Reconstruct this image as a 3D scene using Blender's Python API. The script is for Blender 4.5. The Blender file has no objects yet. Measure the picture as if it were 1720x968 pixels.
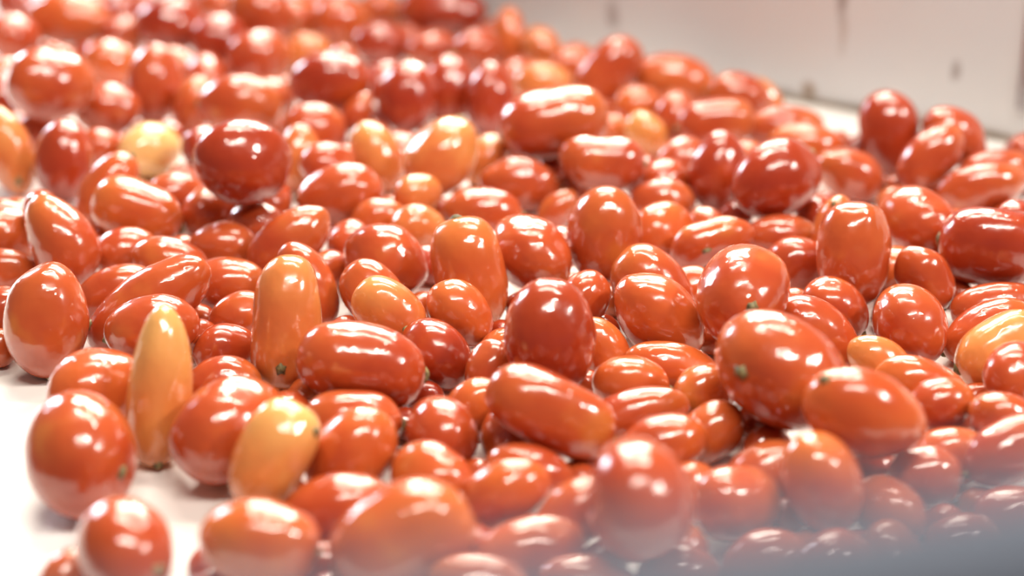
import bpy, math, random
import numpy as np
from mathutils import Vector, Matrix
S = bpy.context.scene
COL = S.collection

# ---------------------------------------------------------------- camera
FPX, PITCH, CAM_Z = 3000.0, math.radians(25.5478), 0.53
cd = bpy.data.cameras.new('camera'); cam = bpy.data.objects.new('camera', cd); COL.objects.link(cam)
cd.sensor_width = 36.0; cd.lens = FPX / 1720 * 36.0; cd.clip_start = 0.02
cam.location = (0, 0, CAM_Z); cam.rotation_euler = (math.pi / 2 - PITCH, 0, 0)
cd.dof.use_dof = True; cd.dof.focus_distance = 1.11; cd.dof.aperture_fstop = 2.2
S.camera = cam

# ---------------------------------------------------------------- light
w = bpy.data.worlds.new('world'); S.world = w; w.use_nodes = True
w.node_tree.nodes['Background'].inputs[0].default_value = (1.0, 0.92, 0.83, 1)
w.node_tree.nodes['Background'].inputs[1].default_value = 0.10
S.view_settings.view_transform = 'Standard'; S.view_settings.look = 'None'
S.view_settings.gamma = 1.0; S.view_settings.use_curve_mapping = False
S.view_settings.exposure = 0.6
def strip_light(name, loc, target, sx, sy, watts, colour):
    l = bpy.data.lights.new(name, 'AREA'); l.shape = 'RECTANGLE'; l.size = sx; l.size_y = sy
    l.energy = watts; l.color = colour
    o = bpy.data.objects.new(name, l); COL.objects.link(o); o.location = loc
    d = Vector(target) - Vector(loc); o.rotation_euler = d.to_track_quat('-Z', 'Y').to_euler()
    return o
AIM = (0.05, 1.15, 0.03)
for y_, z_, watts in ((3.3, 1.25, 40), (2.75, 1.65, 33), (1.9, 2.05, 26)):      # rows of ceiling tubes
    strip_light('tube_light', (0.12, y_, z_), AIM, 1.6, 0.13, watts, (1, 0.91, 0.77))
strip_light('tube_light', (1.75, 0.55, 1.75), AIM, 0.5, 0.22, 24, (1, 0.93, 0.84))
strip_light('tube_light', (0.3, 0.3, 2.4), AIM, 1.5, 0.12, 36, (1, 0.91, 0.80))
strip_light('window_light', (-2.1, 3.6, 0.95), AIM, 0.7, 0.9, 40, (0.82, 0.88, 1.0))

# ---------------------------------------------------------------- helpers
def setp(bsdf, **kw):
    for k, v in kw.items():
        n = k.replace('_', ' ')
        if n in bsdf.inputs: bsdf.inputs[n].default_value = v
def new_mat(name):
    m = bpy.data.materials.new(name); m.use_nodes = True
    nt = m.node_tree
    return m, nt, nt.nodes['Principled BSDF']
def node(nt, kind, **kw):
    n = nt.nodes.new(kind)
    for k, v in kw.items():
        if hasattr(n, k): setattr(n, k, v)
        else: n.inputs[k].default_value = v
    return n
def mesh_obj(name, verts, faces, mat, parent=None, smooth=False):
    me = bpy.data.meshes.new(name); me.from_pydata([tuple(v) for v in verts], [], [tuple(f) for f in faces]); me.update()
    if smooth: me.shade_smooth()
    me.materials.append(mat)
    o = bpy.data.objects.new(name, me); COL.objects.link(o)
    if parent: o.parent = parent
    return o
def tag(o, label, cat, group=None):
    o['label'] = label; o['category'] = cat
    if group: o['group'] = group
    return o
def box(x0, x1, y0, y1, z0, z1, bev=0.0):
    import bmesh
    bm = bmesh.new(); bmesh.ops.create_cube(bm, size=1)
    for v in bm.verts:
        v.co = ((x0 + x1) / 2 + v.co.x * (x1 - x0), (y0 + y1) / 2 + v.co.y * (y1 - y0), (z0 + z1) / 2 + v.co.z * (z1 - z0))
    if bev: bmesh.ops.bevel(bm, geom=list(bm.edges), offset=bev, segments=3, affect='EDGES', profile=0.5)
    vs = [v.co.copy() for v in bm.verts]; bm.verts.index_update(); fs = [[v.index for v in f.verts] for f in bm.faces]; bm.free()
    return vs, fs
def box_obj(name, dims, mat, parent=None, bev=0.0):
    vs, fs = box(*dims, bev=bev)
    return mesh_obj(name, vs, fs, mat, parent)

# ---------------------------------------------------------------- materials of the conveyor
def stain_chain(nt, base_out, spots):
    """stains with their own shape: (x, z, half width, half height, strength, colour) in the panel's own coordinates"""
    tc = node(nt, 'ShaderNodeTexCoord')
    nz = node(nt, 'ShaderNodeTexNoise', Scale=45.0, Detail=4.0)
    nt.links.new(tc.outputs['Object'], nz.inputs['Vector'])
    sep = node(nt, 'ShaderNodeSeparateXYZ'); nt.links.new(tc.outputs['Object'], sep.inputs[0])
    out = base_out
    def math_(op, a, b=None):
        n = nt.nodes.new('ShaderNodeMath'); n.operation = op
        for i, q in enumerate((a, b)):
            if q is None: continue
            if isinstance(q, (int, float)): n.inputs[i].default_value = q
            else: nt.links.new(q, n.inputs[i])
        return n.outputs[0]
    wob = math_('MULTIPLY', math_('SUBTRACT', nz.outputs[0], 0.5), 1.1)
    for (sx, sz, hw, hh, st, c) in spots:
        u = math_('DIVIDE', math_('SUBTRACT', sep.outputs[0], sx), hw)
        v = math_('DIVIDE', math_('SUBTRACT', sep.outputs[2], sz), hh)
        r2 = math_('ADD', math_('MULTIPLY', u, u), math_('MULTIPLY', v, v))
        k = math_('MAXIMUM', math_('SUBTRACT', 1.0, math_('ADD', math_('SQRT', r2), wob)), 0.0)
        k = math_('MINIMUM', math_('MULTIPLY', k, st * 1.6), st)
        mx = node(nt, 'ShaderNodeMix', data_type='RGBA'); nt.links.new(k, mx.inputs[0])
        nt.links.new(out, mx.inputs[6]); mx.inputs[7].default_value = (*c, 1)
        out = mx.outputs[2]
    return out
m_guard, nt, b = new_mat('guard_plastic')
tc = node(nt, 'ShaderNodeTexCoord'); nz = node(nt, 'ShaderNodeTexNoise', Scale=7.0, Detail=3.0); nt.links.new(tc.outputs['Object'], nz.inputs['Vector'])
rp = node(nt, 'ShaderNodeValToRGB'); nt.links.new(nz.outputs[0], rp.inputs[0])
rp.color_ramp.elements[0].position = 0.35; rp.color_ramp.elements[0].color = (0.68, 0.72, 0.75, 1)
rp.color_ramp.elements[1].position = 0.7; rp.color_ramp.elements[1].color = (0.74, 0.755, 0.76, 1)
RUST, SOOT = (0.30, 0.20, 0.12), (0.25, 0.21, 0.2)
SPOTS = [(0.057, 0.098, 0.006, 0.028, 0.8, SOOT), (0.060, 0.066, 0.005, 0.022, 0.4, RUST), (0.1616, 0.0513, 0.006, 0.012, 0.7, SOOT), (-0.165, 0.047, 0.008, 0.018, 0.6, SOOT),
         (0.0336, 0.009, 0.010, 0.012, 0.95, RUST), (-0.02, 0.004, 0.05, 0.008, 0.5, SOOT), (0.17, 0.004, 0.06, 0.007, 0.5, RUST), (0.10, 0.004, 0.05, 0.005, 0.4, SOOT)]
nt.links.new(stain_chain(nt, rp.outputs[0], SPOTS), b.inputs['Base Color']); setp(b, Roughness=0.45)
m_seal, nt, b = new_mat('seal_rubber')
tc = node(nt, 'ShaderNodeTexCoord'); nz = node(nt, 'ShaderNodeTexNoise', Scale=60.0, Detail=3.0); nt.links.new(tc.outputs['Object'], nz.inputs['Vector'])
rp = node(nt, 'ShaderNodeValToRGB'); nt.links.new(nz.outputs[0], rp.inputs[0])
rp.color_ramp.elements[0].color = (0.16, 0.12, 0.08, 1); rp.color_ramp.elements[1].color = (0.42, 0.36, 0.29, 1); setp(b, Roughness=0.7)
nt.links.new(rp.outputs[0], b.inputs['Base Color'])
m_belt, nt, b = new_mat('belt_white')
tc = node(nt, 'ShaderNodeTexCoord'); nz = node(nt, 'ShaderNodeTexNoise', Scale=14.0, Detail=4.0); nt.links.new(tc.outputs['Object'], nz.inputs['Vector'])
rp = node(nt, 'ShaderNodeValToRGB'); nt.links.new(nz.outputs[0], rp.inputs[0])
rp.color_ramp.elements[0].color = (0.80, 0.77, 0.74, 1); rp.color_ramp.elements[1].color = (0.9, 0.89, 0.87, 1); setp(b, Roughness=0.35)
nt.links.new(rp.outputs[0], b.inputs['Base Color'])
m_rail, nt, b = new_mat('rail_paint')
tc = node(nt, 'ShaderNodeTexCoord'); nz = node(nt, 'ShaderNodeTexNoise', Scale=30.0, Detail=3.0); nt.links.new(tc.outputs['Object'], nz.inputs['Vector'])
rp = node(nt, 'ShaderNodeValToRGB'); nt.links.new(nz.outputs[0], rp.inputs[0])
rp.color_ramp.elements[0].color = (0.062, 0.074, 0.103, 1); rp.color_ramp.elements[1].color = (0.075, 0.09, 0.125, 1); setp(b, Roughness=0.75, Specular_IOR_Level=0.2)
nt.links.new(rp.outputs[0], b.inputs['Base Color'])
m_steel, nt, b = new_mat('frame_steel'); setp(b, Base_Color=(0.45, 0.46, 0.48, 1), Metallic=0.9, Roughness=0.4)
m_conc, nt, b = new_mat('concrete')
tc = node(nt, 'ShaderNodeTexCoord'); nz = node(nt, 'ShaderNodeTexNoise', Scale=5.0, Detail=6.0); nt.links.new(tc.outputs['Object'], nz.inputs['Vector'])
rp = node(nt, 'ShaderNodeValToRGB'); nt.links.new(nz.outputs[0], rp.inputs[0])
rp.color_ramp.elements[0].color = (0.3, 0.29, 0.28, 1); rp.color_ramp.elements[1].color = (0.42, 0.41, 0.39, 1); setp(b, Roughness=0.8)
nt.links.new(rp.outputs[0], b.inputs['Base Color'])

# ---------------------------------------------------------------- the hall floor, the belt, the guard, the rail
FLOOR_Z = -0.85
fl = box_obj('floor', (-5, 5, -3, 7, FLOOR_Z - 0.1, FLOOR_Z), m_conc); fl['kind'] = 'structure'
WP = Vector((0.23286, 1.50638, 0)); WD = Vector((0.84492, -0.53490, 0))
YAW = math.atan2(WD.y, WD.x)
def empty(name, loc, rz):
    e = bpy.data.objects.new(name, None); COL.objects.link(e); e.location = loc; e.rotation_euler = (0, 0, rz); e.empty_display_size = 0.05
    return e
belt = tag(empty('conveyor_belt', (WP.x, WP.y, FLOOR_Z), YAW), 'white conveyor belt carrying the heap of tomatoes', 'conveyor belt')
h = -FLOOR_Z
box_obj('belt_surface', (-2.2, 1.8, -1.0, 0.03, h - 0.012, h), m_belt, belt, 0.002)
box_obj('belt_bed', (-2.2, 1.8, -0.98, 0.02, h - 0.09, h - 0.0125), m_steel, belt, 0.003)
for x in (-2.0, -0.2, 1.6):
    for y in (-0.93, -0.03):
        box_obj('leg', (x - 0.03, x + 0.03, y - 0.03, y + 0.03, 0, h - 0.0905), m_steel, belt, 0.003)
guard = tag(empty('side_guard', (WP.x, WP.y, 0), YAW), 'off-white side guard panel with rust spots along the belt', 'guard panel')
box_obj('panel', (-2.2, 1.8, 0.0, 0.014, 0.0035, 0.19), m_guard, guard, 0.001)
box_obj('seal_strip', (-2.2, 1.8, -0.004, 0.012, 0.0, 0.0034), m_seal, guard)
box_obj('top_flange', (-2.2, 1.8, -0.004, 0.03, 0.1905, 0.2), m_steel, guard, 0.002)
for x in (-1.4, -0.55, 0.228, 1.3):
    box_obj('joint_strip', (x - 0.012, x + 0.012, -0.004, -0.0003, 0.03, 0.19), m_steel, guard, 0.001)
RL, RR = Vector((-0.03417, 0.20665, 0.38600)), Vector((0.08027, 0.23990, 0.38600))
rd = RR - RL; ryaw = math.atan2(rd.y, rd.x)
rail = tag(empty('machine_rail', (RL.x, RL.y, FLOOR_Z), ryaw), 'slate-blue painted rail blurred in front of the tomatoes', 'rail')
rh = RL.z - FLOOR_Z
vs, fs = box(-0.55, 0.75, -0.03, 0.0, rh - 0.07, rh, bev=0.004)
mesh_obj('bar', vs, fs, m_rail, rail)
for x in (-0.45, 0.65):
    box_obj('post', (x - 0.02, x + 0.02, -0.028, -0.002, 0, rh - 0.0705), m_rail, rail, 0.003)

# ---------------------------------------------------------------- tomato materials
def tomato_mat(name, main, warm, dark, warm_amt):
    m, nt, b = new_mat(name)
    tc = node(nt, 'ShaderNodeTexCoord'); oi = node(nt, 'ShaderNodeObjectInfo')
    add = node(nt, 'ShaderNodeVectorMath', operation='ADD'); nt.links.new(tc.outputs['Object'], add.inputs[0])
    rs = node(nt, 'ShaderNodeVectorMath', operation='SCALE'); nt.links.new(oi.outputs['Location'], rs.inputs[0]); rs.inputs['Scale'].default_value = 7.0
    nt.links.new(rs.outputs[0], add.inputs[1])
    n1 = node(nt, 'ShaderNodeTexNoise', Scale=28.0, Detail=2.0); nt.links.new(add.outputs[0], n1.inputs['Vector'])
    r1 = node(nt, 'ShaderNodeValToRGB'); nt.links.new(n1.outputs[0], r1.inputs[0])
    r1.color_ramp.elements[0].position = 0.3; r1.color_ramp.elements[0].color = (*dark, 1)
    r1.color_ramp.elements[1].position = 0.62; r1.color_ramp.elements[1].color = (*main, 1)
    e = r1.color_ramp.elements.new(0.85); e.color = (*warm, 1)
    # ripeness differs from fruit to fruit and towards the stem shoulder (+z end)
    sep = node(nt, 'ShaderNodeSeparateXYZ'); nt.links.new(tc.outputs['Generated'], sep.inputs[0])
    mr = node(nt, 'ShaderNodeMapRange'); nt.links.new(sep.outputs[2], mr.inputs[0])
    mr.inputs[1].default_value = 0.45; mr.inputs[2].default_value = 1.05; mr.inputs[3].default_value = 0.0; mr.inputs[4].default_value = warm_amt
    ml = node(nt, 'ShaderNodeMath', operation='MULTIPLY'); nt.links.new(mr.outputs[0], ml.inputs[0]); nt.links.new(oi.outputs['Random'], ml.inputs[1])
    mx = node(nt, 'ShaderNodeMix', data_type='RGBA'); nt.links.new(ml.outputs[0], mx.inputs[0])
    nt.links.new(r1.outputs[0], mx.inputs[6]); mx.inputs[7].default_value = (*warm, 1)
    nt.links.new(mx.outputs[2], b.inputs['Base Color'])
    setp(b, Roughness=0.2, Coat_Weight=0.7, Coat_Roughness=0.02, Subsurface_Weight=0.12, Subsurface_Radius=(0.012, 0.004, 0.002), Subsurface_Scale=0.6, Specular_IOR_Level=0.5)
    n2 = node(nt, 'ShaderNodeTexNoise', Scale=62.0, Detail=2.0, Roughness=0.5); nt.links.new(add.outputs[0], n2.inputs['Vector'])
    bp = node(nt, 'ShaderNodeBump', Strength=0.3, Distance=0.0035); nt.links.new(n2.outputs[0], bp.inputs['Height'])
    nt.links.new(bp.outputs[0], b.inputs['Normal'])
    n3 = node(nt, 'ShaderNodeTexNoise', Scale=115.0, Detail=1.0, Roughness=0.4); nt.links.new(add.outputs[0], n3.inputs['Vector'])
    bp2 = node(nt, 'ShaderNodeBump', Strength=0.6, Distance=0.002); nt.links.new(n3.outputs[0], bp2.inputs['Height'])
    nt.links.new(bp.outputs[0], bp2.inputs['Normal']); nt.links.new(bp2.outputs[0], b.inputs['Coat Normal'])
    return m
TM = {
    'd': tomato_mat('tomato_deep_red', (0.34, 0.036, 0.009), (0.46, 0.085, 0.016), (0.27, 0.024, 0.007), 0.35),
    'r': tomato_mat('tomato_red', (0.45, 0.075, 0.019), (0.57, 0.17, 0.034), (0.37, 0.045, 0.012), 0.5),
    'o': tomato_mat('tomato_orange_red', (0.53, 0.110, 0.025), (0.64, 0.21, 0.045), (0.46, 0.066, 0.015), 0.55),
    'O': tomato_mat('tomato_orange', (0.60, 0.185, 0.050), (0.70, 0.32, 0.09), (0.52, 0.11, 0.028), 0.7),
    'Y': tomato_mat('tomato_yellow', (0.65, 0.25, 0.07), (0.78, 0.46, 0.15), (0.59, 0.18, 0.045), 0.9),
    'P': tomato_mat('tomato_pale', (0.74, 0.47, 0.19), (0.80, 0.60, 0.30), (0.70, 0.36, 0.12), 0.9),
}
m_scar, nt, b = new_mat('stem_green')
tc = node(nt, 'ShaderNodeTexCoord'); nz = node(nt, 'ShaderNodeTexNoise', Scale=300.0, Detail=2.0); nt.links.new(tc.outputs['Object'], nz.inputs['Vector'])
rp = node(nt, 'ShaderNodeValToRGB'); nt.links.new(nz.outputs[0], rp.inputs[0])
rp.color_ramp.elements[0].position = 0.35; rp.color_ramp.elements[0].color = (0.06, 0.045, 0.015, 1)
rp.color_ramp.elements[1].position = 0.65; rp.color_ramp.elements[1].color = (0.26, 0.22, 0.09, 1); setp(b, Roughness=0.6)
nt.links.new(rp.outputs[0], b.inputs['Base Color'])

# ---------------------------------------------------------------- tomato shapes
NP, NU = 36, 24
PH = np.linspace(0, 2 * math.pi, NP, endpoint=False)
TH = np.linspace(0, math.pi, NU + 1)[1:-1]
DIRS = np.vstack([[[0, 0, 1.0]], np.stack([np.outer(np.sin(TH), np.cos(PH)), np.outer(np.sin(TH), np.sin(PH)), np.outer(np.cos(TH), np.ones(NP))], -1).reshape(-1, 3), [[0, 0, -1.0]]])
FACES = []
for j in range(NP): FACES.append((0, 1 + j, 1 + (j + 1) % NP))
for i in range(NU - 2):
    for j in range(NP):
        a = 1 + i * NP + j; c = 1 + i * NP + (j + 1) % NP
        FACES.append((a, a + NP, c + NP, c))
last = len(DIRS) - 1; o_ = 1 + (NU - 2) * NP
for j in range(NP): FACES.append((o_ + j, last, o_ + (j + 1) % NP))
class Shape:
    """closed tomato skin in its own frame: z is the long axis"""
    def __init__(self, kind, B, A, seed):
        r = np.random.default_rng(seed)
        self.kind, self.B, self.A = kind, B, A
        self.k = [(r.normal(0, 1, 3) * f, r.uniform(0, 6.28), amp) for f, amp in ((1.3, .022), (1.6, .020), (2.4, .017), (3.3, .012))]
        self.lobes = int(r.integers(2, 5)); self.lp = r.uniform(0, 6.28); self.la = r.uniform(0.004, 0.022)
        self.dents = [(v / np.linalg.norm(v), r.uniform(0.02, 0.085), r.uniform(0.25, 0.6)) for v in r.normal(0, 1, (4, 3))]   # soft hollows in the skin
    def at(self, d):
        d = np.atleast_2d(d); z = d[:, 2]; ph = np.arctan2(d[:, 1], d[:, 0])
        s = np.ones(len(d))
        for f, p0, amp in self.k: s += amp * np.sin(d @ f + p0)
        for v, dep, wid in self.dents: s -= dep * np.exp(-((d - v) ** 2).sum(1) / (wid * wid))
        rad = np.sqrt(np.maximum(0, 1 - z * z))
        lob = 1 + self.la * np.cos(self.lobes * ph + self.lp) * rad
        u = z.copy()
        if self.kind == 'c': rad = np.maximum(0, 1 - np.abs(z) ** 2.7) ** (1 / 2.35)
        if self.kind == 's': rad = rad ** 1.18
        if self.kind == 'b': rad = np.maximum(0, 1 - np.abs(z) ** 2.4) ** (1 / 2.1) * (0.97 - 0.14 * u)
        if self.kind == 't': rad = rad * (1 + 0.24 * u - 0.03)
        if self.kind == 'T': rad = rad * (1 - 0.24 * u - 0.03)
        x, y = np.cos(ph) * rad * lob * s, np.sin(ph) * rad * lob * s
        if self.kind == 'k':
            w = 1 - 0.13 * np.exp(-(u / 0.33) ** 2); x, y = x * w, y * w; x = x - 0.16 * (1 - u * u) + 0.08
        return np.stack([x * self.B, y * self.B, u * s * self.A], -1)
def scar_mesh(shape, n, B, seed):
    """small star of dried sepals round a button, lying on the skin at direction n"""
    r = random.Random(seed)
    n = np.array(n, float); n /= np.linalg.norm(n)
    p0 = shape.at(n)[0]
    t = np.cross(n, [0.31, 0.83, 0.46]); t /= np.linalg.norm(t); q = np.cross(n, t)
    def surf(u, v):
        m = n + t * u + q * v; m /= np.linalg.norm(m); return shape.at(m)[0]
    du, dv = surf(.05, 0) - p0, surf(0, .05) - p0
    nn = np.cross(du, dv); nn /= np.linalg.norm(nn)
    if nn @ p0 < 0: nn = -nn
    verts, faces = [], []
    R0 = 0.10; K = 10
    verts.append(p0 + nn * 0.0022)
    for ring, (rr, hh) in enumerate(((0.5, 0.0018), (1.0, 0.0004), (1.1, -0.0012))):
        for k in range(K):
            a = 2 * math.pi * k / K
            e = R0 * rr * (1.0 + (0.4 * (k % 2) if ring else 0.0) + r.uniform(-.2, .2))
            verts.append(surf(math.cos(a) * e, math.sin(a) * e) + nn * hh)
    for k in range(K):
        k2 = (k + 1) % K
        faces.append((0, 1 + k, 1 + k2)); faces.append((1 + k, 1 + K + k, 1 + K + k2, 1 + k2)); faces.append((1 + K + k, 1 + 2 * K + k, 1 + 2 * K + k2, 1 + K + k2))
    return verts, faces

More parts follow.
